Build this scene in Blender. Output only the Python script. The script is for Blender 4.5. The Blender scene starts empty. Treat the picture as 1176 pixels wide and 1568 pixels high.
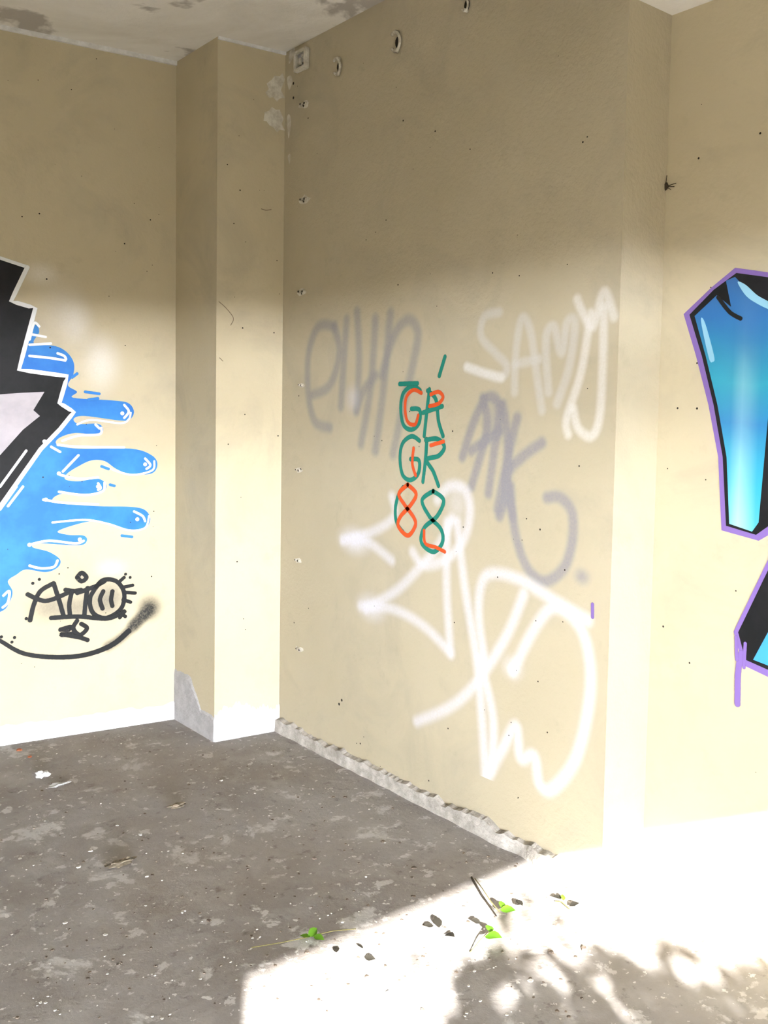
import bpy, bmesh, math, random
import numpy as np
from mathutils import Vector, Matrix, noise
from mathutils.geometry import tessellate_polygon
random.seed(7)
scene=bpy.context.scene
# ---------------------------------------------------------------- camera calibration (1176x1568 units)
F=1450.0; PX,PY=588.0,724.0
def cray(u,v): return Vector(((u-PX)/F,(PY-v)/F,-1.0))
Zc=-cray(213,23300).normalized()
Yc=cray(-570,606); Yc=(Yc-Yc.dot(Zc)*Zc).normalized()
Xc=Yc.cross(Zc).normalized()
CAM=Vector((0,0,1.45))
def ray(u,v):
    d=cray(u,v); return Vector((d.dot(Xc),d.dot(Yc),d.dot(Zc)))
def hit(u,v,p,n):
    r=ray(u,v); return CAM+r*((p-CAM).dot(n)/r.dot(n))
def flo(u,v): return hit(u,v,Vector((0,0,0)),Vector((0,0,1)))
R3=Matrix((Xc,Yc,Zc))
cd=bpy.data.cameras.new('camera'); cam=bpy.data.objects.new('camera',cd); scene.collection.objects.link(cam)
M4=R3.to_4x4(); M4.translation=CAM; cam.matrix_world=M4
cd.sensor_fit='VERTICAL'; cd.sensor_height=36; cd.lens=F/1568*36; cd.shift_y=-60/1568; cd.clip_start=0.02
scene.camera=cam
C=flo(427,1118); XL=C.x
A0=flo(0,1142); A1=flo(259,1102); P1=flo(328,1136)
YE=hit(920,1369,Vector((XL,0,0)),Vector((1,0,0))).y
e2=hit(983,1340,Vector((0,YE,0)),Vector((0,1,0))); XR=e2.x
H=hit(438,80,Vector((XL,0,0)),Vector((1,0,0))).z
HL=hit(1020,27,Vector((XR,0,0)),Vector((1,0,0))).z
SE=flo(820,1318); SC=flo(380,1480)
# ---------------------------------------------------------------- material helpers
def newmat(name):
    m=bpy.data.materials.new(name); m.use_nodes=True; nt=m.node_tree
    b=nt.nodes['Principled BSDF']; b.inputs['Specular IOR Level'].default_value=.2; return m,nt,b
def N(nt,t,**k):
    n=nt.nodes.new(t)
    for a,v in k.items(): setattr(n,a,v)
    return n
def L(nt,a,b): nt.links.new(a,b)
def noise_node(nt,scale,detail=6,rough=.6,vec=None,dist=0):
    n=N(nt,'ShaderNodeTexNoise'); n.inputs['Scale'].default_value=scale; n.inputs['Detail'].default_value=detail
    n.inputs['Roughness'].default_value=rough; n.inputs['Distortion'].default_value=dist
    if vec is not None: L(nt,vec,n.inputs['Vector'])
    return n
def ramp(nt,src,stops):
    r=N(nt,'ShaderNodeValToRGB'); cr=r.color_ramp
    while len(cr.elements)<len(stops): cr.elements.new(.5)
    for e,(p,c) in zip(cr.elements,stops):
        e.position=p; e.color=(c[0],c[1],c[2],1) if not isinstance(c,(int,float)) else (c,c,c,1)
    L(nt,src,r.inputs[0]); return r
def ma(nt,op_,a,b_=None,c_=None,clamp=False):
    k=N(nt,'ShaderNodeMath',operation=op_); k.use_clamp=clamp
    for i,v in enumerate((a,b_,c_)):
        if v is None: continue
        if hasattr(v,'links'): L(nt,v,k.inputs[i])
        else: k.inputs[i].default_value=v
    return k.outputs[0]
def mix(nt,fac,a,b,mode='MIX'):
    m=N(nt,'ShaderNodeMix',data_type='RGBA',blend_type=mode)
    for sock,val in ((m.inputs[0],fac),(m.inputs[6],a),(m.inputs[7],b)):
        if hasattr(val,'links'): L(nt,val,sock)
        elif isinstance(val,(int,float)): sock.default_value=val
        else: sock.default_value=(*val,1)
    return m.outputs[2]
def bump(nt,b,src,strength,dist):
    bn=N(nt,'ShaderNodeBump'); bn.inputs['Strength'].default_value=strength; bn.inputs['Distance'].default_value=dist
    L(nt,src,bn.inputs['Height']); L(nt,bn.outputs[0],b.inputs['Normal'])
def pos(nt): return N(nt,'ShaderNodeNewGeometry').outputs['Position']
def wall_mat(name,c1,c2,stucco=.35,paint=False):
    m,nt,b=newmat(name); p=pos(nt)
    n1=noise_node(nt,1.3,6,.6,p)
    col=mix(nt,ramp(nt,n1.outputs[0],[(.3,0),(.7,1)]).outputs[0],c1,c2)
    n2=noise_node(nt,9,4,.7,p)
    col=mix(nt,ramp(nt,n2.outputs[0],[(.60,0),(.8,.3)]).outputs[0],col,tuple(x*.66 for x in c1))
    n5=noise_node(nt,2.6,5,.65,p,.8)
    col=mix(nt,ramp(nt,n5.outputs[0],[(.50,0),(.72,.38)]).outputs[0],col,(.34,.31,.25))
    if paint:
        at=N(nt,'ShaderNodeAttribute'); at.attribute_name='spray'
        g=ma(nt,'MULTIPLY_ADD',noise_node(nt,130,3,.7,p).outputs[0],.8,.6)
        col=mix(nt,ma(nt,'MULTIPLY',at.outputs['Alpha'],g,clamp=True),col,at.outputs['Color'])
    L(nt,col,b.inputs['Base Color']); b.inputs['Roughness'].default_value=.9
    n4=noise_node(nt,75,2,.55,p); bump(nt,b,n4.outputs[0],stucco,.006)
    return m
WA=((.535,.465,.325),(.595,.525,.38),.15); WB=((.47,.415,.30),(.53,.47,.35),.36)
M_wall=wall_mat('painted_plaster_beige',*WA); M_wallp=wall_mat('sprayed_plaster_beige',*WA,True)
M_wallc=wall_mat('painted_stucco_beige',*WB); M_wallcp=wall_mat('sprayed_stucco_beige',*WB,True)
def simple(name,c,rough=.8,c2=None,scale=8,bs=0,bscale=60,bd=.004):
    m,nt,b=newmat(name); p=pos(nt)
    if c2:
        n=noise_node(nt,scale,4,.65,p); col=mix(nt,ramp(nt,n.outputs[0],[(.38,0),(.62,1)]).outputs[0],c,c2); L(nt,col,b.inputs['Base Color'])
    else: b.inputs['Base Color'].default_value=(*c,1)
    b.inputs['Roughness'].default_value=rough
    if bs: bump(nt,b,noise_node(nt,bscale,4,.6,p).outputs[0],bs,bd)
    return m
# ceiling
m,nt,b=newmat('ceiling_plaster'); p=pos(nt)
n=noise_node(nt,1.6,6,.6,p,.6); col=mix(nt,ramp(nt,n.outputs[0],[(.35,0),(.6,1)]).outputs[0],(.76,.73,.67),(.90,.88,.84))
n=noise_node(nt,2.4,5,.55,p,.3); col=mix(nt,ramp(nt,n.outputs[0],[(.56,0),(.60,.75)]).outputs[0],col,(.34,.31,.28))
L(nt,col,b.inputs['Base Color']); b.inputs['Roughness'].default_value=.9
bump(nt,b,noise_node(nt,14,5,.6,p).outputs[0],.3,.02); M_ceil=m
# floor
m,nt,b=newmat('worn_concrete_floor'); p=pos(nt)
n=noise_node(nt,1.7,7,.65,p,.3); col=mix(nt,ramp(nt,n.outputs[0],[(.35,0),(.65,1)]).outputs[0],(.31,.285,.275),(.46,.445,.45))
n=noise_node(nt,5,7,.7,p,.2); col=mix(nt,ramp(nt,n.outputs[0],[(.5,0),(.7,.7)]).outputs[0],col,(.54,.53,.535))
n=noise_node(nt,4.6,8,.66,p,.35); col=mix(nt,ramp(nt,n.outputs[0],[(.585,0),(.63,.7)]).outputs[0],col,(.80,.795,.81))
n=noise_node(nt,11,6,.65,p,.2); col=mix(nt,ramp(nt,n.outputs[0],[(.60,0),(.635,.7)]).outputs[0],col,(.80,.79,.80))
n=noise_node(nt,34,3,.6,p,.1); col=mix(nt,ramp(nt,n.outputs[0],[(.65,0),(.67,.85)]).outputs[0],col,(.86,.85,.85))
n=noise_node(nt,16,5,.7,p); col=mix(nt,ramp(nt,n.outputs[0],[(.28,.85),(.42,0)]).outputs[0],col,(.15,.135,.125))
n=noise_node(nt,.9,3,.6,p); col=mix(nt,ramp(nt,n.outputs[0],[(.5,0),(.62,.3)]).outputs[0],col,(.33,.27,.21))
L(nt,col,b.inputs['Base Color']); b.inputs['Roughness'].default_value=.75
bump(nt,b,noise_node(nt,20,6,.7,p).outputs[0],.4,.012); M_floor=m
M_ground=simple('grass_ground',(.08,.085,.05),1,(.13,.12,.075),2); M_ground.node_tree.nodes['Principled BSDF'].inputs['Specular IOR Level'].default_value=0
M_white=simple('flaked_white_plaster',(.86,.86,.87),.9,(.70,.70,.70),22,.4,60,.004)
M_grey=simple('bare_cement',(.52,.51,.52),.9,(.42,.41,.42),18,.6,50,.008)
M_cement=simple('rough_cement_skirting',(.38,.355,.32),.95,(.60,.57,.53),16,.8,40,.012)
M_dark=simple('dark_hole',(.03,.025,.02),.9)
M_plug=simple('white_plastic',(.70,.67,.60),.5,(.42,.38,.30),60)
# ---------------------------------------------------------------- mesh helpers
def mkobj(name,verts,faces,mats,fm=None,uvs=None,smooth=False,parent=None):
    me=bpy.data.meshes.new(name); me.from_pydata([tuple(v) for v in verts],[],faces)
    if not isinstance(mats,(list,tuple)): mats=[mats]
    for mm in mats: me.materials.append(mm)
    if fm: 
        for pl,i in zip(me.polygons,fm): pl.material_index=i
    if uvs:
        ul=me.uv_layers.new(name='UVMap')
        for pl in me.polygons:
            for li in pl.loop_indices: ul.data[li].uv=uvs[me.loops[li].vertex_index]
    if smooth:
        for pl in me.polygons: pl.use_smooth=True
    me.update(); ob=bpy.data.objects.new(name,me); scene.collection.objects.link(ob)
    if parent: ob.parent=parent
    return ob
def prism(name,pts,z0,z1,mat):
    n=len(pts); v=[(x,y,z0) for x,y in pts]+[(x,y,z1) for x,y in pts]
    f=[tuple(range(n))[::-1],tuple(range(n,2*n))]+[(i,(i+1)%n,n+(i+1)%n,n+i) for i in range(n)]
    o=mkobj(name,v,f,mat); bm=bmesh.new(); bm.from_mesh(o.data); bmesh.ops.recalc_face_normals(bm,faces=bm.faces); bm.to_mesh(o.data); bm.free(); return o
def boxp(name,x0,x1,y0,y1,z0,z1,mat): return prism(name,[(x0,y0),(x1,y0),(x1,y1),(x0,y1)],z0,z1,mat)
# ---------------------------------------------------------------- room shell
dl=(A1-A0); dl.z=0; dl.normalize()
def Lp(x): t=(x-A0.x)/dl.x; return A0.y+dl.y*t
XW=-2.6; YB=-2.0; XP=P1.x; YP=P1.y; XO=XR+.2; T=.2
TOP=H+.2
SUN=Vector((.53,.85,-.425)).normalized()
YO=YB-T
t=(SC.y-YO)/SUN.y; XJ=SC.x-SUN.x*t; ZL=-SUN.z*(SE.y-YO)/SUN.y
XJ2=.65
prism('wall_left',[(XW-T,Lp(XW-T)),(XO,Lp(XO)),(XO,Lp(XO)+T),(XW-T,Lp(XW-T)+T)],0,TOP,M_wall)
prism('pillar',[(XP,YP),(XL,C.y),(XL,Lp(XL)),(XP,Lp(XP))],0,H,M_wall)
boxp('wall_center',XL,XO,YE,Lp(XO),0,TOP,M_wallc)
boxp('wall_right',XR,XO,YO,YE,0,TOP,M_wall)
boxp('wall_side',XW-T,XW,YO,Lp(XW),0,TOP,M_wall)
boxp('wall_back',XW,XJ,YO,YB,0,TOP,M_wall)
boxp('wall_back_added',XJ2,XR,YO,YB,0,TOP,M_wall)  # unseen wall added to narrow the opening and cut the bounced sunlight
boxp('lintel',XJ,XJ2,YO,YB,ZL,TOP,M_wall)
prism('ceiling',[(XW,YE),(XL,YE),(XL,Lp(XL)),(XW,Lp(XW))],H,TOP,M_ceil)
boxp('ceiling_soffit',XW,XR,YB,YE,HL,TOP,M_ceil)
boxp('floor',XW-T,XO,YO,Lp(XW)+.5,-.15,0,M_floor)
mkobj('ground',[(-400,-600,-.06),(400,-600,-.06),(400,300,-.06),(-400,300,-.06)],[(0,1,2,3)],M_ground)
# ---------------------------------------------------------------- jagged skirting strips
def strip(name,p0,p1,nrm,h,amp,thick,mat,seg=90,seed=0,rough=0,hf=None):
    p0=Vector(p0);p1=Vector(p1);nrm=Vector(nrm); v=[];f=[]
    for i in range(seg+1):
        s=i/seg; p=p0.lerp(p1,s); ln=(p1-p0).length*s
        hh=(hf(s) if hf else h)+amp*(noise.noise(Vector((ln*5,seed,0)))+.6*noise.noise(Vector((ln*19,seed,3)))+.12*random.uniform(-1,1))
        hh=max(.006,hh); tk=thick*(1+rough*noise.noise(Vector((ln*9,seed,7))))
        o=nrm*tk; z=Vector((0,0,1))
        v+=[p+z*.0,p+o,p+o*.85+z*hh*.9,p+z*hh]
        if i:
            a=4*(i-1);b=4*i
            for k in range(3): f.append((a+k,b+k,b+k+1,a+k+1))
    f.append((0,1,2,3)); e=4*seg; f.append((e+3,e+2,e+1,e))
    return mkobj(name,v,f,mat)
nl=Vector((dl.y,-dl.x,0))
strip('baseboard_left',(-1.2,Lp(-1.2),0),(XP,Lp(XP),0),nl,.080,.024,.006,M_white,160,1)
strip('baseboard_pillar',(XP,YP,0),(XL,C.y,0),(0,-1,0),.12,.075,.006,M_white,70,5)
strip('baseboard_pillar_side',(XP,Lp(XP),0),(XP,YP,0),(-1,0,0),.14,.02,.005,M_grey,50,9,hf=lambda s:.11+.13*max(0,min(1,1.9-abs(s-.2)*4)))
strip('baseboard_center',(XL,C.y,0),(XL,YE,0),(-1,0,0),.055,.026,.026,M_cement,150,12,.6)
def trim(name,a,b,nrm,mat,hh=.018,tk=.012,z=None):
    a=Vector(a);b=Vector(b);n_=Vector(nrm)*tk; z=z or H
    pts=[a,b,b+n_,a+n_]; return prism(name,[(q.x,q.y) for q in pts],z-hh,z,mat)
trim('trim_1',(-1.2,Lp(-1.2),0),(XP,Lp(XP),0),nl,M_white)
trim('trim_2',(XP,YP,0),(XL,C.y,0),(0,-1,0),M_white,.012,.008)
# ---------------------------------------------------------------- painting helpers (real paint layers on walls)
W={'L':(Vector((A0.x,A0.y,0)),nl),'M':(Vector((XL,0,0)),Vector((-1,0,0))),'R':(Vector((XR,0,0)),Vector((-1,0,0)))}
pn=(C-P1); pn.z=0; pn.normalize(); W['P']=(Vector((XP,YP,0)),Vector((pn.y,-pn.x,0)))
def crisp(name,c,soft=.2,grain=.25):
    m,nt,b=newmat(name); b.inputs['Base Color'].default_value=(*c,1); b.inputs['Roughness'].default_value=.5
    uv=N(nt,'ShaderNodeUVMap'); sx=N(nt,'ShaderNodeSeparateXYZ'); L(nt,uv.outputs[0],sx.inputs[0])
    a=ma(nt,'SUBTRACT',1.0,sx.outputs[0]); a2=ma(nt,'MULTIPLY',a,a)
    tt=ma(nt,'SUBTRACT',ma(nt,'MULTIPLY',sx.outputs[1],2.0),1.0); t2=ma(nt,'MULTIPLY',tt,tt)
    r=ma(nt,'SQRT',ma(nt,'ADD',a2,t2))
    nz=noise_node(nt,55,3,.7,pos(nt)); r=ma(nt,'ADD',r,ma(nt,'MULTIPLY',ma(nt,'SUBTRACT',nz.outputs[0],.5),grain))
    mr=N(nt,'ShaderNodeMapRange',interpolation_type='SMOOTHSTEP'); L(nt,r,mr.inputs[0])
    mr.inputs[1].default_value=.95-soft; mr.inputs[2].default_value=.97; mr.inputs[3].default_value=1; mr.inputs[4].default_value=0
    L(nt,mr.outputs[0],b.inputs['Alpha']); return m
def spline(pts,k=8,closed=False):
    n=len(pts); out=[]
    if n<3: return [pts[0].lerp(pts[-1],i/6) for i in range(7)]
    for i in (range(n) if closed else range(n-1)):
        if closed: a,b,c,d=[pts[(i+j)%n] for j in (-1,0,1,2)]
        else: a,b,c,d=pts[max(i-1,0)],pts[i],pts[i+1],pts[min(i+2,n-1)]
        for j in range(k):
            t=j/k; out.append(.5*((2*b)+(c-a)*t+(2*a-5*b+4*c-d)*t*t+(3*b-3*c+d-a)*t**3))
    if not closed: out.append(pts[-1])
    return out
class Spray:
    """Soft aerosol paint: a thin sheet of the wall's own plaster whose colour attribute carries the sprayed pigment."""
    def __init__(s,name,wall,p0,p1,z0,z1,mat,step=.0040,off=.0005):
        s.name=name; s.p,s.n=W[wall]; s.mat=mat; s.off=off
        s.o=Vector(p0); s.o.z=0; d=Vector(p1)-Vector(p0); d.z=0; s.len=d.length; s.d=d.normalized()
        s.nx=int(s.len/step)+1; s.nz=int((z1-z0)/step)+1
        s.gx,s.gz=np.meshgrid(np.linspace(0,s.len,s.nx),np.linspace(z0,z1,s.nz)); s.z0,s.z1=z0,z1
        s.rgb=np.zeros((s.nz,s.nx,3)); s.a=np.zeros((s.nz,s.nx))
    def loc(s,u,v):
        q=hit(u,v,s.p,s.n)-s.o; return Vector((q.dot(s.d),q.z))
    def lay(s,al,c):
        c=np.array(c); na=al+s.a*(1-al); safe=np.maximum(na,1e-6)
        s.rgb=(c*al[...,None]+s.rgb*(s.a*(1-al))[...,None])/safe[...,None]; s.a=na
    def tag(s,strokes,w,c,op,soft=.8,puffs=()):
        """one can, one pass: overlaps inside the tag only build up slightly"""
        tot=np.zeros_like(s.a)
        for st in strokes:
            P=spline([s.loc(*q) for q in st]); dm=np.full(s.a.shape,9.)
            for a,b in zip(P,P[1:]):
                dx,dz=b.x-a.x,b.y-a.y; l2=dx*dx+dz*dz+1e-9
                t=np.clip(((s.gx-a.x)*dx+(s.gz-a.y)*dz)/l2,0,1)
                dm=np.minimum(dm,np.hypot(s.gx-a.x-t*dx,s.gz-a.y-t*dz))
            r=np.clip((1-dm/(w/2))/soft,0,1); al=op*r*r*(3-2*r)
            tot=np.maximum(tot,al)+.35*np.minimum(tot,al)
        for u,v,ru,rv,o in puffs:
            q=s.loc(u,v); r=np.clip(1-np.hypot((s.gx-q.x)/ru,(s.gz-q.y)/rv),0,1); al=o*r*r*(3-2*r); tot=1-(1-tot)*(1-al)
        s.lay(np.clip(tot,0,.97),c)
    def done(s):
        X=s.o.x+s.d.x*s.gx+s.n.x*s.off; Y=s.o.y+s.d.y*s.gx+s.n.y*s.off
        v=np.stack([X,Y,s.gz],-1).reshape(-1,3); i=np.arange(s.nx*s.nz).reshape(s.nz,s.nx)
        f=np.stack([i[:-1,:-1],i[:-1,1:],i[1:,1:],i[1:,:-1]],-1).reshape(-1,4)
        me=bpy.data.meshes.new(s.name); me.vertices.add(len(v)); me.vertices.foreach_set('co',v.ravel())
        me.loops.add(len(f)*4); me.loops.foreach_set('vertex_index',f.ravel().astype(np.int32)); me.polygons.add(len(f)); me.polygons.foreach_set('loop_start',np.arange(0,len(f)*4,4,dtype=np.int32))
        me.update(calc_edges=True)
        at=me.color_attributes.new('spray','FLOAT_COLOR','POINT'); at.data.foreach_set('color',np.concatenate([s.rgb,s.a[...,None]],-1).astype(np.float32).ravel())
        me.materials.append(s.mat); ob=bpy.data.objects.new(s.name,me); scene.collection.objects.link(ob); return ob
class Paint:
    def __init__(s,name,wall,off=.0008): s.name=name;s.p,s.n=W[wall];s.off=off;s.v=[];s.f=[];s.fm=[];s.uv=[];s.m=[]
    def mi(s,m):
        if m not in s.m: s.m.append(m)
        return s.m.index(m)
    def pt(s,u,v): return hit(u,v,s.p,s.n)
    def stroke(s,pts,w,mat,curve=True,w2=None,k=8):
        s.off+=.00006
        P=[s.pt(*q) for q in pts]
        if curve: P=spline(P,k)
        else:
            Q=[]
            for a,b in zip(P,P[1:]): Q+= [a.lerp(b,i/4) for i in range(4)]
            P=Q+[P[-1]]
        hw=w/2; t0=(P[1]-P[0]).normalized(); t1=(P[-1]-P[-2]).normalized()
        P=[P[0]-t0*hw*.9]+P+[P[-1]+t1*hw*.9]
        d=[0]
        for a,b in zip(P,P[1:]): d.append(d[-1]+(b-a).length)
        base=len(s.v); tot=d[-1]; n=len(P)
        for i,q in enumerate(P):
            a=P[max(i-1,0)];b=P[min(i+1,n-1)]; tg=(b-a)
            tg=tg.normalized() if tg.length>1e-6 else t0
            side=s.n.cross(tg).normalized(); ww=hw if w2 is None else (w+(w2-w)*d[i]/tot)/2
            o=s.n*s.off
            s.v+=[q+side*ww+o,q-side*ww+o]; u=min(1,d[i]/hw,(tot-d[i])/hw); s.uv+=[(u,0),(u,1)]
            if i: 
                j=base+2*i; s.f.append((j-2,j-1,j+1,j)); s.fm.append(s.mi(mat))
    def fill(s,pts,mat,curve=False,k=6):
        s.off+=.00025
        P=[s.pt(*q) for q in pts]
        if curve: P=spline(P,k,True)
        base=len(s.v)
        s.v+=[q+s.n*s.off for q in P]; s.uv+=[(1,.5)]*len(P)
        for t in tessellate_polygon([P]): s.f.append(tuple(base+i for i in t)); s.fm.append(s.mi(mat))
    def dot(s,u,v,r,mat):
        s.off+=.00002; c=s.pt(u,v); a=Vector((0,0,1)); b=s.n.cross(a); base=len(s.v); o=s.n*s.off; n=12
        s.v.append(c+o); s.uv.append((1,.5))
        for i in range(n): s.v.append(c+o+(a*math.cos(i*2*math.pi/n)+b*math.sin(i*2*math.pi/n))*r); s.uv.append((1,1))
        for i in range(n): s.f.append((base,base+1+i,base+1+(i+1)%n)); s.fm.append(s.mi(mat))
    def done(s): return mkobj(s.name,s.v,s.f,s.m,s.fm,s.uv)
G_teal=crisp('teal_paint',(.01,.20,.155)); G_red=crisp('red_paint',(.68,.09,.02)); G_blk=crisp('black_spray',(.012,.013,.015))
G_w=crisp('white_paint',(.9,.92,.95),.12,.1); G_pur=crisp('purple_paint',(.22,.14,.43)); G_bd0=crisp('blue_dash',(.03,.20,.60))
G_crack=crisp('crack_line',(.22,.17,.12),.3,.5)
G_purf=simple('purple_solid',(.22,.14,.43),.6)
G_blue=simple('blue_paint',(.025,.165,.56),.5,(.04,.23,.62),5)
G_black=simple('black_paint',(.008,.009,.011),.6,(.015,.015,.018),6)
G_lil=simple('lilac_white_paint',(.52,.48,.52),.6,(.44,.41,.45),8)
# ---- left wall soft paint
sL=Spray('sprayed_haze_graffiti','L',(0.9,Lp(.9),0),(XP-.001,Lp(XP-.001),0),.28,2.2,M_wallp)
sL.tag([],.1,(.80,.77,.73),.5,puffs=[(116,492,.10,.16,.55),(155,556,.12,.18,.6),(62,419,.10,.07,.5),(90,470,.14,.2,.3),(170,870,.1,.06,.3)])
sL.tag([],.1,(.13,.125,.12),.5,puffs=[(75,930,.13,.10,.5),(165,918,.13,.13,.65),(120,930,.13,.09,.5)])
sL.tag([[(205,957),(226,936)]],.09,(.03,.03,.03),.8,.8,[(229,931,.085,.085,.95)])
sL.tag([[(165,990),(185,977),(205,958),(222,940)]],.075,(.04,.04,.04),.75,.9)
sL.done()
g=Paint('blue_splash_graffiti','L')
blue=[(50,500),(60,508),(52,526),(85,530),(103,540),(113,556),(112,574),(104,590),(118,600),(112,609),(170,613),(196,617),(205,630),(199,642),(184,644),(130,637),(113,641),(120,649),(150,649),(158,658),(150,666),(115,663),(90,671),(88,681),(120,687),(200,687),(232,697),(241,711),(232,725),(200,726),(178,718),(160,706),(140,705),(120,714),(103,725),(100,734),(120,737),(150,733),(163,743),(156,754),(130,756),(95,756),(80,765),(95,771),(150,775),(200,776),(222,781),(230,795),(221,810),(195,811),(160,800),(140,798),(110,805),(88,814),(105,819),(128,820),(133,828),(120,835),(60,832),(50,838),(75,845),(92,857),(88,869),(70,876),(40,872),(25,880),(12,890),(19,905),(15,921),(0,937),(-60,950),(-70,700),(10,560)]
g.fill(blue,G_blue,True)
blk=[(-60,380),(0,395),(42,409),(17,461),(54,472),(29,566),(103,576),(91,617),(113,631),(92,657),(62,688),(0,776),(-60,860)]
g.fill(blk,G_black)
g.fill([(-60,590),(0,603),(68,600),(51,628),(61,637),(35,658),(0,697),(-60,745)],G_lil)
g.stroke([(0,395),(42,409)],.016,G_w,False)
g.stroke([(42,409),(17,461),(54,472),(29,566),(103,576),(91,617),(113,631),(92,657),(62,688),(0,776)],.020,G_w,False)
g.stroke([(0,603),(40,600)],.006,G_blk)
W6=.012
for s_ in [[(45,545),(75,548),(100,552)],[(48,512),(70,516)],[(45,528),(78,526)],[(88,541),(98,545),(101,550)],[(190,620),(197,630),(190,640)],[(200,632),(197,642),(184,648),(140,643),(118,650)],
 [(155,655),(152,665),(120,667),(95,675)],[(146,650),(152,656)],[(236,706),(233,720),(205,727),(180,722),(160,713)],[(222,702),(230,712),(224,718)],[(160,739),(157,752),(130,758),(90,753)],[(150,740),(154,747),(150,750)],
 [(228,790),(222,808),(198,812),(165,802),(130,796),(80,800)],[(205,783),(218,790),(222,798)],[(128,828),(115,832),(75,828),(45,834)],[(88,858),(82,868),(62,870),(45,866)],[(5,912),(14,905),(12,922),(4,930)],
 [(92,727),(120,733),(150,731)],[(66,765),(100,770),(150,772)],[(88,681),(120,684),(190,685)],[(120,697),(96,722)],[(78,684),(92,692)],[(0,745),(40,690)],[(0,780),(25,745)],[(12,775),(35,745)],[(45,520),(52,495),(60,500)]]:
    g.stroke(s_,W6 if len(s_)<5 else .010,G_w)
for u,v in [(187,633),(222,711),(150,745),(210,795),(122,826),(68,676),(45,834),(90,725),(70,765)]: g.dot(u,v,.010,G_w)
for u,v,u2,v2 in [(130,600,152,603),(110,578,118,572),(135,612,150,610),(186,820,202,822),(168,742,175,744),(155,714,166,718)]: g.stroke([(u,v),(u2,v2)],.014,G_bd0)
g.done()
g=Paint('black_graffiti_tag','L',.0016); k=.023
for s_ in [[(46,950),(52,925),(62,905),(82,893)],[(82,893),(90,918),(97,942)],[(42,910),(70,920),(103,908)],
 [(100,903),(113,905),(124,903)],[(110,905),(106,925),(107,942)],[(134,900),(131,920),(129,943)],[(118,908),(145,898),(160,890)],
 [(152,893),(138,915),(142,938),(162,946),(185,932),(190,908),(178,890),(158,888),(146,900)],[(158,905),(153,918),(157,932)],[(172,905),(170,918),(172,928)],
 [(78,946),(120,944),(165,947),(190,936)],[(92,964),(108,960),(100,968),(94,972),(112,970)],[(118,950),(112,962),(122,972),(133,962),(124,955)],[(100,972),(122,976),(134,980)],
 [(118,884),(125,877),(132,884),(125,890),(118,884)],[(183,890),(190,884)],[(189,899),(203,896)],[(191,907),(207,908)],[(188,918),(200,922)],[(182,938),(192,944)],[(191,936),(183,946)]]:
    g.stroke(s_,k if len(s_)>2 else k*.8,G_blk)
for u,v in [(192,879),(199,884),(180,936),(50,893),(60,887),(22,976),(8,985),(18,983),(2,975),(40,947)]: g.dot(u,v,.008,G_blk)
g.stroke([(-30,965),(0,981),(35,1000),(80,1006),(128,1003),(170,988),(198,965)],.018,G_blk,True,.03)
g.done()
# ---- central wall soft tags
sM=Spray('sprayed_graffiti_tags','M',(XL,C.y-.002,0),(XL,YE+.0005,0),.2,2.05,M_wallcp)
sM.tag([[(512,500),(488,500),(473,540),(472,600),(482,645),(505,655)],[(512,500),(520,540),(505,590),(478,605)],[(531,490),(526,560),(522,622)],[(547,478),(550,550),(546,628)],[(575,488),(568,590),(553,680)],[(546,628),(556,600),(575,575)],
  [(598,480),(588,590),(575,690)],[(585,575),(603,515),(625,490),(640,510),(632,560),(618,620),(602,695)]],.074,(.27,.265,.28),.62,.85)
sM.tag([[(708,700),(728,640),(748,608),(765,625),(757,690),(748,755)],[(722,690),(765,660)],[(770,620),(778,680),(775,755),(765,790)],[(740,610),(745,660),(722,745)],[(792,640),(780,690),(762,780)],[(830,678),(800,700),(776,730),(785,790)],
  [(782,745),(788,810),(805,865),(832,890),(862,872),(876,830),(876,785),(858,762),(838,762)]],.062,(.275,.265,.295),.78,.8,[(891,883,.05,.04,.7),(757,640,.06,.12,.45)])
sM.tag([[(765,478),(742,485),(737,515),(758,540),(776,560),(768,578),(742,572),(715,562)],[(788,600),(790,540),(799,488),(812,505),(820,560),(830,628)],[(788,558),(825,550)],[(840,600),(836,520),(848,500),(860,540),(868,495),(880,495),(872,560),(853,618)]],.052,(.62,.605,.59),.55,.8)
sM.tag([[(884,458),(893,480),(908,500),(922,452),(930,452),(940,485)],[(905,480),(890,570),(868,640),(870,665)],[(925,470),(923,560),(918,640),(905,668),(885,655),(878,625)],[(715,562),(745,572),(768,578)]],.05,(.80,.78,.77),.55,.8)
sM.tag([[(525,828),(575,812),(604,790),(600,760)],[(525,826),(560,828),(600,858)],[(560,932),(606,905),(640,872),(672,835),(692,795)],[(670,765),(688,745),(712,750),(720,785),(708,830),(680,858),(648,865),(632,845)],
  [(685,800),(684,900),(690,1000)],[(690,1000),(648,958),(600,932),(552,928)],[(700,800),(712,900),(730,1010),(738,1100),(744,1195)],[(744,1195),(768,1150),(790,1112),(797,1160),(818,1158),(826,1200),(846,1208),(880,1165),(900,1090),(904,1020),(888,960),(850,930),(820,960),(785,1028)],
  [(742,1010),(733,935),(744,882),(790,885),(850,920),(900,950)],[(638,1105),(690,1082),(730,1045),(775,975),(802,910)],[(735,1010),(755,1100),(752,1180)]],.072,(.78,.77,.86),.54,.9,
  [(543,828,.15,.08,.75),(568,930,.13,.08,.6),(785,1022,.07,.06,.45),(540,610,.07,.08,.35),(700,770,.08,.10,.3)])
sM.done()
g=Paint('red_green_graffiti_tag','M',.0012); w=.020
def sh(s_,dx,dy): return [(a+dx,b+dy) for a,b in s_]
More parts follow.
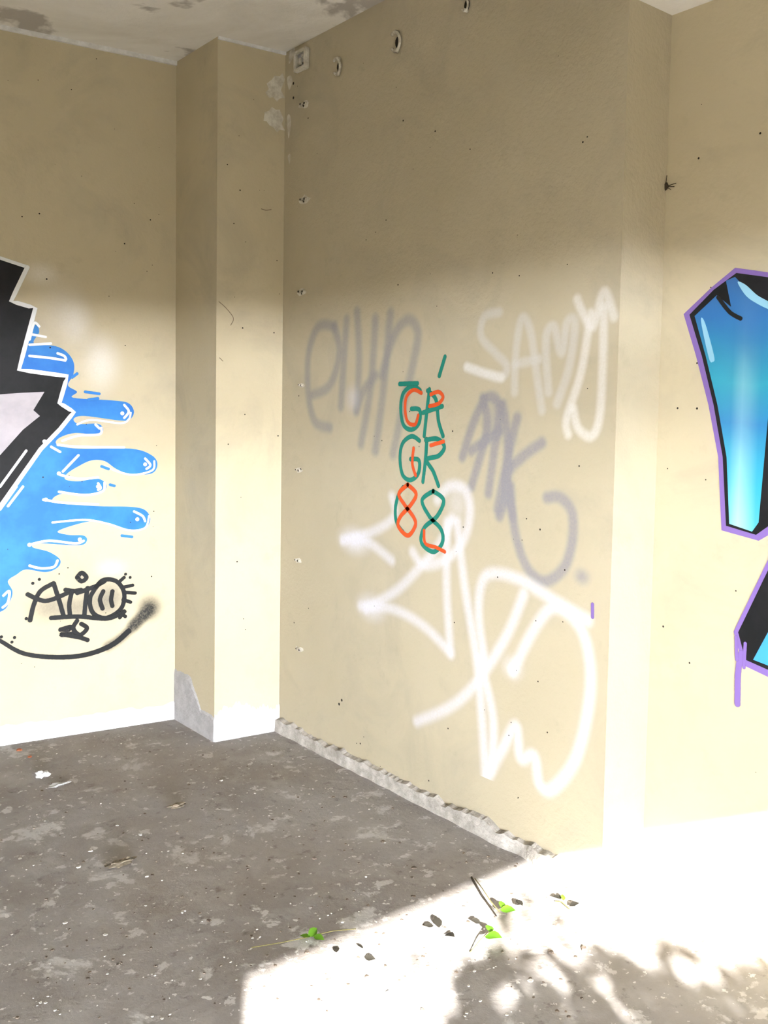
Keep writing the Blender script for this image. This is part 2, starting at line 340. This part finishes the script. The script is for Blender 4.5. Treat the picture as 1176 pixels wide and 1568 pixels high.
Gl=[(644,598),(632,591),(618,602),(614,625),(618,650),(630,658),(642,648),(643,628),(630,626)]
for s_ in [Gl,[(612,588),(640,587)],[(658,596),(654,630),(650,668)],[(655,598),(668,612),(672,645),(679,668)],[(648,632),(678,622)],[(682,546),(673,576)],
           sh(Gl,-1,77),[(654,672),(652,705),(648,738)],[(652,674),(670,672),(681,684),(672,698),(654,704),(664,722),(672,744)]]: g.stroke(s_,w,G_teal)
for s_ in [[(646,602),(634,597),(623,608),(621,628),(625,646),(636,650),(641,636)],[(660,604),(672,600),(679,608),(672,618),(658,622)],[(634,686),(632,710),(637,728)],[(660,682),(680,676)]]: g.stroke(s_,w*.85,G_red)
def eight(cx,t,bm,rx): 
    mid=(t+bm)/2-2
    return [(cx,t),(cx-rx*.85,t+14),(cx-rx*.3,mid-6),(cx+rx*.6,mid+14),(cx+rx*.7,bm-14),(cx,bm),(cx-rx*.9,bm-14),(cx-rx*.7,mid+12),(cx+rx*.3,mid-6),(cx+rx*.8,t+14),(cx,t)]
g.stroke([(618,815),(608,800),(606,780),(610,760),(618,746)],w,G_teal); g.stroke(eight(625,742,820,16),w,G_red)
g.stroke(eight(664,752,845,20),w,G_teal); g.stroke([(650,812),(652,832),(668,838),(682,845)],w*.8,G_red)
g.stroke([(908,925),(908,945)],.014,G_pur)
g.done()
# ---- right mural
yA=hit(1176,640,*W['R']).y; yB=hit(1075,640,*W['R']).y
m,nt,b=newmat('blue_fade_paint'); sx=N(nt,'ShaderNodeSeparateXYZ'); L(nt,pos(nt),sx.inputs[0])
mr=N(nt,'ShaderNodeMapRange'); L(nt,sx.outputs[2],mr.inputs[0]); mr.inputs[1].default_value=1.12; mr.inputs[2].default_value=1.85
n_=noise_node(nt,4,3,.5,pos(nt)); tz=ma(nt,'SUBTRACT',ma(nt,'MULTIPLY_ADD',n_.outputs[0],.2,mr.outputs[0]),.1)
col=ramp(nt,tz,[(0,(.08,.44,.64)),(.2,(.03,.38,.55)),(.42,(.03,.21,.48)),(.6,(.03,.32,.48)),(.85,(.03,.15,.40)),(1,(.04,.13,.36))]).outputs[0]
my=N(nt,'ShaderNodeMapRange'); L(nt,sx.outputs[1],my.inputs[0]); my.inputs[1].default_value=yA; my.inputs[2].default_value=yB
hy=ramp(nt,my.outputs[0],[(0,0),(.12,.05),(.38,1),(.55,.15),(1,0)]).outputs[0]
hz_=ramp(nt,tz,[(0,.85),(.25,.45),(.4,.25),(.6,.3),(.8,.05),(1,.0)]).outputs[0]
col=mix(nt,ma(nt,'MULTIPLY',hy,hz_),col,(.50,.84,.90))
L(nt,col,b.inputs['Base Color']); b.inputs['Roughness'].default_value=.5; G_fade=m
g=Paint('blue_letter_graffiti','R')
g.fill([(1047,481),(1090,440),(1126,410),(1176,417),(1300,430),(1300,800),(1190,812),(1162,828),(1105,812),(1100,700),(1085,620),(1066,545)],G_purf)
g.fill([(1056,482),(1093,444),(1128,418),(1180,425),(1290,440),(1290,790),(1185,800),(1158,819),(1112,805),(1107,700),(1093,620),(1075,545)],G_black)
g.fill([(1064,484),(1098,452),(1120,470),(1112,430),(1126,424),(1150,450),(1176,466),(1230,470),(1195,520),(1180,600),(1162,800),(1152,814),(1117,802),(1113,700),(1099,620),(1081,545)],G_fade)
G_cy=simple('pale_cyan_paint',(.28,.56,.74),.5)
g.fill([(1130,432),(1142,436),(1160,452),(1180,464),(1180,474),(1158,464),(1142,452)],G_cy,True)
g.fill([(1074,492),(1080,494),(1094,545),(1092,554),(1086,548)],G_cy,True)
g.stroke([(1100,455),(1118,478),(1135,488)],.014,G_blk)
g.fill([(1124,967),(1180,850),(1300,700),(1300,1060),(1178,1037),(1138,1018)],G_purf)
g.fill([(1131,968),(1182,862),(1300,715),(1300,1048),(1178,1026),(1142,1010)],G_black)
g.fill([(1154,1010),(1180,962),(1290,900),(1290,1040),(1180,1020)],simple('sky_blue_paint',(.06,.34,.74),.5))
g.stroke([(1136,1000),(1131,1030),(1130,1078)],.022,G_pur); g.stroke([(1128,975),(1129,1010)],.012,G_pur); g.stroke([(1142,985),(1140,1022)],.012,G_pur)
g.done()
# ---------------------------------------------------------------- plaster damage patches
g=Paint('peeled_plaster_patch','P',.0015)
M_peel=simple('peeled_plaster',(.72,.69,.62),.9,(.52,.48,.41),30,.5,80,.004)
g.fill([(408,128),(416,122),(420,116),(428,117),(432,112),(436,122),(433,130),(430,138),(436,150),(428,151),(424,156),(418,149),(412,150),(406,142),(411,136)],M_peel)
g.fill([(405,172),(411,170),(416,164),(422,168),(428,168),(434,182),(431,190),(436,200),(428,199),(424,203),(418,195),(412,192),(408,186),(403,185)],M_peel)
for s_ in [[(335,462),(346,472),(357,487),(353,498)],[(400,320),(407,322),(415,321)],[(336,548),(341,553)]]: g.stroke(s_,.004,G_crack)
g.done()
g=Paint('wall_crack','R',.0006)
for s_ in [[(1014,120),(1015,200),(1016,280)],[(996,905),(996,925),(995,955)],[(1012,300),(1010,420),(1009,500)]]: g.stroke(s_,.003,G_crack)
g.done()
g=Paint('peeled_plaster_patch','M',.0008)
for pl in [[(440,180),(444,176),(446,190),(442,212)],[(440,120),(446,116),(448,126),(443,138)],[(441,240),(445,236),(444,252)],[(444,80),(452,74),(449,88),(443,98)]]: g.fill(pl,M_peel,True)
g.done()
def marks(wall,n,u0,u1,v0,v1,ex=()):
    g=Paint('nail_hole_marks',wall,.001)
    for i in range(n): g.dot(random.uniform(u0,u1),random.uniform(v0,v1),random.uniform(.0012,.0036),M_dark)
    for u,v in ex: g.dot(u,v,.006,M_dark)
    g.done()
marks('M',70,450,915,60,1250,[(450,128),(450,150),(520,1078),(524,1072),(461,719)])
marks('L',45,2,250,90,1050); marks('R',26,1015,1240,60,1250); marks('P',20,340,428,90,1080)
# ---------------------------------------------------------------- fixtures
def blob(bm,c,s,seed,mi=0,sub=2,amp=.35):
    r=bmesh.ops.create_icosphere(bm,subdivisions=sub,radius=1)
    for v in r['verts']:
        k_=1+amp*noise.noise(v.co*1.7+Vector((seed,seed*.3,0))); v.co=Vector((v.co.x*s[0]*k_,v.co.y*s[1]*k_,v.co.z*s[2]*k_))+Vector(c)
    for f_ in {f for v in r['verts'] for f in v.link_faces}: f_.material_index=mi
def cyl(bm,c,axis,r,l,mi=0,n=14):
    rot=Vector((0,0,1)).rotation_difference(Vector(axis)).to_matrix().to_4x4()
    q=bmesh.ops.create_cone(bm,cap_ends=True,segments=n,radius1=r,radius2=r,depth=l,matrix=Matrix.Translation(Vector(c))@rot)
    for f_ in {f for v in q['verts'] for f in v.link_faces}: f_.material_index=mi
def fin(bm,name,loc,mats,smooth=False):
    me=bpy.data.meshes.new(name); bm.to_mesh(me); bm.free()
    for mm in mats: me.materials.append(mm)
    if smooth:
        for p_ in me.polygons:p_.use_smooth=True
    o=bpy.data.objects.new(name,me); o.location=loc; scene.collection.objects.link(o); return o
for i,(u,v,s) in enumerate([(466,160,1),(466,306,1),(463,447,1),(462,590,.6),(458,720,.7),(457,858,.7),(459,994,.8)]):
    bm=bmesh.new(); blob(bm,(0,0,0),(.004,.036*s,.016*s),i,0,2,.7); cyl(bm,(-.005,-.016*s,0),(1,0,0),.008*s,.014,1); cyl(bm,(-.005,.014*s,.002),(1,0,0),.007*s,.014,1)
    cyl(bm,(-.010,-.016*s,0),(1,0,0),.005*s,.006,2); cyl(bm,(-.010,.014*s,.002),(1,0,0),.0045*s,.006,2); blob(bm,(-.002,0,-.004*s),(.005,.007*s,.008*s),i+3,2)
    fin(bm,'wall_anchor',hit(u,v,*W['M']),[M_peel,M_plug,M_dark])
for i,(u,v,s) in enumerate([(519,103,1),(609,65,1.1),(715,8,.7)]):
    bm=bmesh.new(); n=18; ring=[]
    for a in range(n):
        th=math.radians(50+270*a/(n-1)); cc=Vector((-.012-.004*math.sin(th),.024*math.cos(th)*s,.030*math.sin(th)*s)); rr=[]
        rad=Vector((0,math.cos(th),math.sin(th)))
        for b_ in range(8):
            ph=b_*math.pi/4; rr.append(bm.verts.new(cc+(rad*math.cos(ph)+Vector((1,0,0))*math.sin(ph))*.0055*s))
        ring.append(rr)
    for a in range(n-1):
        for b_ in range(8): bm.faces.new((ring[a][b_],ring[a][(b_+1)%8],ring[a+1][(b_+1)%8],ring[a+1][b_]))
    bm.faces.new(ring[0]); bm.faces.new(ring[-1][::-1])
    cyl(bm,(-.006,-.004,.03*s),(1,0,0),.008,.02); cyl(bm,(-.006,-.004,-.03*s),(1,0,0),.006,.018)
    blob(bm,(0,0,0),(.004,.014,.02),i+20,2); 
    fin(bm,'pipe_clip',hit(u,v,*W['M']),[M_plug,M_peel,M_dark],True)
bm=bmesh.new()
def bx(bm,c,s,mi=0,bev=.003):
    q=bmesh.ops.create_cube(bm,size=1,matrix=Matrix.Translation(Vector(c))@Matrix.Diagonal((*s,1)))
    fs={f for v in q['verts'] for f in v.link_faces}
    for f_ in fs: f_.material_index=mi
    es=list({e for f_ in fs for e in f_.edges}); bmesh.ops.bevel(bm,geom=es,offset=bev,segments=2,affect='EDGES')
bx(bm,(-.012,0,.036),(.024,.09,.014)); bx(bm,(-.012,0,-.036),(.024,.09,.014)); bx(bm,(-.012,.038,0),(.024,.014,.07)); bx(bm,(-.012,-.038,0),(.024,.014,.07))
bx(bm,(-.004,0,0),(.008,.07,.066),3); bx(bm,(-.012,.008,-.005),(.014,.022,.03),0); cyl(bm,(-.014,-.018,.012),(1,0,0),.007,.012,0); cyl(bm,(-.01,-.02,-.018),(1,0,0),.006,.01,2)
fin(bm,'junction_box',hit(465,93,*W['M']),[M_peel,M_plug,M_dark,M_grey])
bm=bmesh.new(); blob(bm,(-.004,0,0),(.005,.012,.012),3)
for a in range(9):
    th=random.uniform(0,6.28); l=random.uniform(.015,.05); dv=Vector((-.2,math.cos(th),math.sin(th)*.6)).normalized(); cyl(bm,dv*l/2+Vector((-.003,0,0)),dv,.0012,l,0,6)
fin(bm,'dry_twig_tuft',hit(1020,286,*W['R']),[simple('dark_twig',(.06,.045,.03),.9)])
# ---------------------------------------------------------------- floor debris
bm=bmesh.new()
def chips(n,region,smin,smax,mi):
    for i in range(n):
        q=None
        for _ in range(20):
            u=random.uniform(region[0],region[2]); v=random.uniform(region[1],region[3]); q0=flo(u,v)
            if q0.x<XL-.05 and q0.y<Lp(q0.x)-.05 and not(q0.x>XP-.03 and q0.y>YP-.03): q=q0; break
        if q is None: continue
        s=random.uniform(smin,smax)*(1 if random.random()<.9 else 1.8); k_=random.randint(5,7); h=random.uniform(.15,.4)*s; a0=random.uniform(0,6.28)
        c0=Vector((q.x,q.y,0))
        ps=[c0+Vector((s*random.uniform(.5,1)*math.cos(a0+j*6.283/k_),s*random.uniform(.5,1)*math.sin(a0+j*6.283/k_),0)) for j in range(k_)]
        lo=[bm.verts.new(p_) for p_ in ps]; hi=[bm.verts.new(c0+(p_-c0)*.75+Vector((0,0,h*random.uniform(.6,1.2)))) for p_ in ps]
        f_=bm.faces.new(hi); f_.material_index=mi
        for j in range(k_): f_=bm.faces.new((lo[j],lo[(j+1)%k_],hi[(j+1)%k_],hi[j])); f_.material_index=mi
chips(320,(-60,1125,900,1560),.002,.006,0); chips(280,(-60,1125,900,1560),.002,.008,1); chips(2,(20,1148,50,1165),.012,.018,2)
fin(bm,'floor_debris',(0,0,0),[simple('plaster_chip',(.80,.79,.77),.9,(.55,.53,.51),40),simple('dirt_crumb',(.10,.08,.065),.95,(.22,.18,.15),40),simple('brick_red',(.45,.16,.08),.9)])
bm=bmesh.new(); q=flo(64,1190); blob(bm,(q.x,q.y,.012),(.022,.018,.014),5,0,3,1.3); q=flo(90,1203); blob(bm,(q.x,q.y,.004),(.03,.016,.004),9,0,3,1.2)
fin(bm,'crumpled_paper',(0,0,0),[simple('paper',(.65,.65,.65),.6)])
bm=bmesh.new(); q=flo(186,1323); blob(bm,(q.x,q.y,.006),(.04,.016,.007),15,0,3,1.2); q=flo(272,1236); blob(bm,(q.x,q.y,.006),(.03,.016,.007),19,0,3,1.2)
fin(bm,'dry_leaf_clump',(0,0,0),[simple('dry_leaf',(.10,.075,.05),.9,(.3,.26,.2),50)])
# ---------------------------------------------------------------- leaves
def leaf(bm,c,dr,up,l,w,mi=0):
    dr=dr.normalized(); sd=dr.cross(up).normalized(); up=sd.cross(dr)
    prof=[(0,.0,0),(.2,.36,.02),(.45,.5,.05),(.72,.33,.03),(1,0,-.04)]
    L_=[];R_=[];M_=[]
    for a,b_,z in prof:
        M_.append(bm.verts.new(c+dr*a*l+up*(z-.06*b_)*l))
        if b_>0: L_.append(bm.verts.new(c+dr*a*l+sd*b_*w+up*(z+.05)*l)); R_.append(bm.verts.new(c+dr*a*l-sd*b_*w+up*(z+.05)*l))
    for S,flip in ((L_,0),(R_,1)):
        fs=[(M_[0],M_[1],S[0]),(M_[1],M_[2],S[1],S[0]),(M_[2],M_[3],S[2],S[1]),(M_[3],M_[4],S[2])]
        for f_ in fs:
            q=bm.faces.new(f_ if not flip else f_[::-1]); q.material_index=mi; q.smooth=True
def tube(bm,pts,r,mi=0,n=6,r2=None):
    rings=[]
    for i,p_ in enumerate(pts):
        tg=(pts[min(i+1,len(pts)-1)]-pts[max(i-1,0)]).normalized(); a=tg.orthogonal().normalized(); b_=tg.cross(a)
        rr=r if r2 is None else r+(r2-r)*i/(len(pts)-1)
        rings.append([bm.verts.new(p_+(a*math.cos(k_*6.283/n)+b_*math.sin(k_*6.283/n))*rr) for k_ in range(n)])
    for A,B in zip(rings,rings[1:]):
        for k_ in range(n):
            q=bm.faces.new((A[k_],A[(k_+1)%n],B[(k_+1)%n],B[k_])); q.material_index=mi; q.smooth=True
m,nt,b=newmat('green_leaf'); b.inputs['Base Color'].default_value=(.10,.24,.02,1); b.inputs['Roughness'].default_value=.5
tr=N(nt,'ShaderNodeBsdfTranslucent'); tr.inputs[0].default_value=(.15,.36,.02,1); ms=N(nt,'ShaderNodeMixShader'); ms.inputs[0].default_value=.3
L(nt,b.outputs[0],ms.inputs[1]); L(nt,tr.outputs[0],ms.inputs[2]); L(nt,ms.outputs[0],nt.nodes['Material Output'].inputs[0]); M_leaf=m
M_stem=simple('vine_stem',(.16,.14,.06),.8); M_bark=simple('bark',(.05,.04,.03),.9,(.03,.025,.02),20); M_leafshadow=simple('leaf_shadow_dark',(.02,.018,.014),.8)  # last one: near-black leaf shapes standing in for leaf shadows on the floor
def vine(path,leaves):
    bm=bmesh.new(); P=[flo(u,v)+Vector((0,0,z)) for u,v,z in path]; tube(bm,P,.0015,1)
    for u,v,z,l,ang,*mm in leaves:
        c=flo(u,v)+Vector((0,0,z)); d=Vector((math.cos(ang),math.sin(ang),random.uniform(-.1,.35)))
        leaf(bm,c,d,Vector((random.uniform(-.4,.4),random.uniform(-.8,-.1),1)),l,l*.62,mm[0] if mm else 0)
    return fin(bm,'creeping_vine',(0,0,0),[M_leaf,M_stem,M_leafshadow])
vine([(385,1453,.004),(430,1450,.012),(470,1446,.02),(510,1436,.02),(545,1425,.005)],[(472,1446,.022,.04,.3),(480,1445,.022,.035,-1.2),(475,1447,.022,.032,2.2),(515,1462,.006,.03,1.0,2),(558,1470,.006,.03,-.8,2),(556,1456,.006,.026,1.8,2)])
vine([(727,1350,.01),(738,1375,.03),(752,1402,.04),(765,1412,.03)],[(765,1414,.04,.045,-.9),(768,1412,.04,.035,.8),(736,1418,.01,.03,2.4,2),(788,1390,.01,.03,.2,2),(800,1392,.01,.03,1.5,2)])
vine([(720,1460,.004),(735,1450,.02),(748,1442,.03)],[(742,1450,.03,.055,-1.3),(750,1444,.03,.04,.9),(672,1425,.008,.045,1.1,2),(682,1435,.008,.04,-1.6,2),(664,1422,.008,.03,2.5,2)])
vine([(850,1382,.004),(860,1386,.01),(872,1394,.004)],[(862,1385,.012,.025,.8),(872,1392,.01,.03,-.6,2),(860,1380,.01,.028,2.4,2)])
bm=bmesh.new(); tube(bm,[flo(722,1345)+Vector((0,0,.003)),flo(738,1374)+Vector((0,0,.006)),flo(748,1388)+Vector((0,0,.006)),flo(760,1404)+Vector((0,0,.003))],.0035,0,7,.002)  # dark twig added to stand for a thin shadow line cast on the floor
fin(bm,'shadow_line_twig',(0,0,0),[M_bark])
# shrub outside the opening, its foliage throws the dappled shade
bm=bmesh.new(); cents=[]
def back(q,y): t_=(q.y-y)/SUN.y; return Vector((q.x,q.y,0))-SUN*t_
tgt=[]
gaps=[(722,1497,15),(768,1530,24),(805,1515,12),(920,1512,18),(868,1490,12),(1010,1528,20),(1090,1500,14),(860,1552,12),(960,1560,14),(1130,1545,18),(700,1545,10)]
while len(tgt)<950:
    u=random.uniform(692,1400); lim=1490+(-14 if u<765 else 2)+14*math.sin(u*.031)+9*math.sin(u*.083+1); v=lim+random.random()*150
    if any((u-a)**2+((v-b_)*1.5)**2<r*r*1.6 for a,b_,r in gaps): continue
    tgt.append((u,v))
for i in range(26): tgt.append((random.gauss(850,90),random.gauss(1470,12)))
for i in range(6): tgt.append((random.gauss(780,60),random.gauss(1400,14)))
for u,v in tgt:
    q=flo(u,v); y=random.uniform(-2.75,-2.35); p_=back(q,y); cents.append(p_)
    d=Vector((random.uniform(-1,1),random.uniform(-.5,.5),random.uniform(-1,.4))); l=random.uniform(.05,.08)
    leaf(bm,p_-d.normalized()*l*.5,d,Vector((random.uniform(-.6,.6),-1,random.uniform(-.3,.8))),l,l*.6)
cm=sum(cents,Vector())/len(cents); base=Vector((cm.x-.2,-2.7,-.06))
tube(bm,[base,base+Vector((.05,.02,.6)),cm*.6+base*.4,cm],.022,1,8,.01)
for i in range(34):
    e=random.choice(cents); s=base.lerp(cm,random.uniform(.6,1)); mid=s.lerp(e,.5)+Vector((0,0,.05)); tube(bm,[s,mid,e],.006,1,5,.002)
fin(bm,'shrub',(0,0,0),[M_leaf,M_bark])
# ---------------------------------------------------------------- light
sd=bpy.data.lights.new('sun','SUN'); so=bpy.data.objects.new('sun',sd); scene.collection.objects.link(so)
sd.energy=40; sd.angle=math.radians(.4); sd.color=(1,.955,.87); so.rotation_euler=SUN.to_track_quat('-Z','Y').to_euler(); so.location=(-3,-6,6)
w=bpy.data.worlds.new('sky'); scene.world=w; w.use_nodes=True; nt=w.node_tree; bg=nt.nodes['Background']
tc=N(nt,'ShaderNodeTexCoord'); sx=N(nt,'ShaderNodeSeparateXYZ'); L(nt,tc.outputs['Generated'],sx.inputs[0])
r_=ramp(nt,sx.outputs[2],[(0,(.94,.96,1)),(.10,(.92,.95,1)),(.3,(.80,.90,1)),(1,(.35,.58,1))]); L(nt,r_.outputs[0],bg.inputs[0])
# bright low sky band, added to light the walls below lintel height
st=ramp(nt,ma(nt,'MULTIPLY',sx.outputs[2],5.0),[(0,.02),(.10,.02),(.17,1),(.34,1),(.46,.02)]); st.color_ramp.interpolation='EASE'
L(nt,ma(nt,'MULTIPLY',st.outputs[0],400.0),bg.inputs[1])
scene.view_settings.view_transform='Standard'; scene.view_settings.exposure=0; scene.view_settings.look='None'
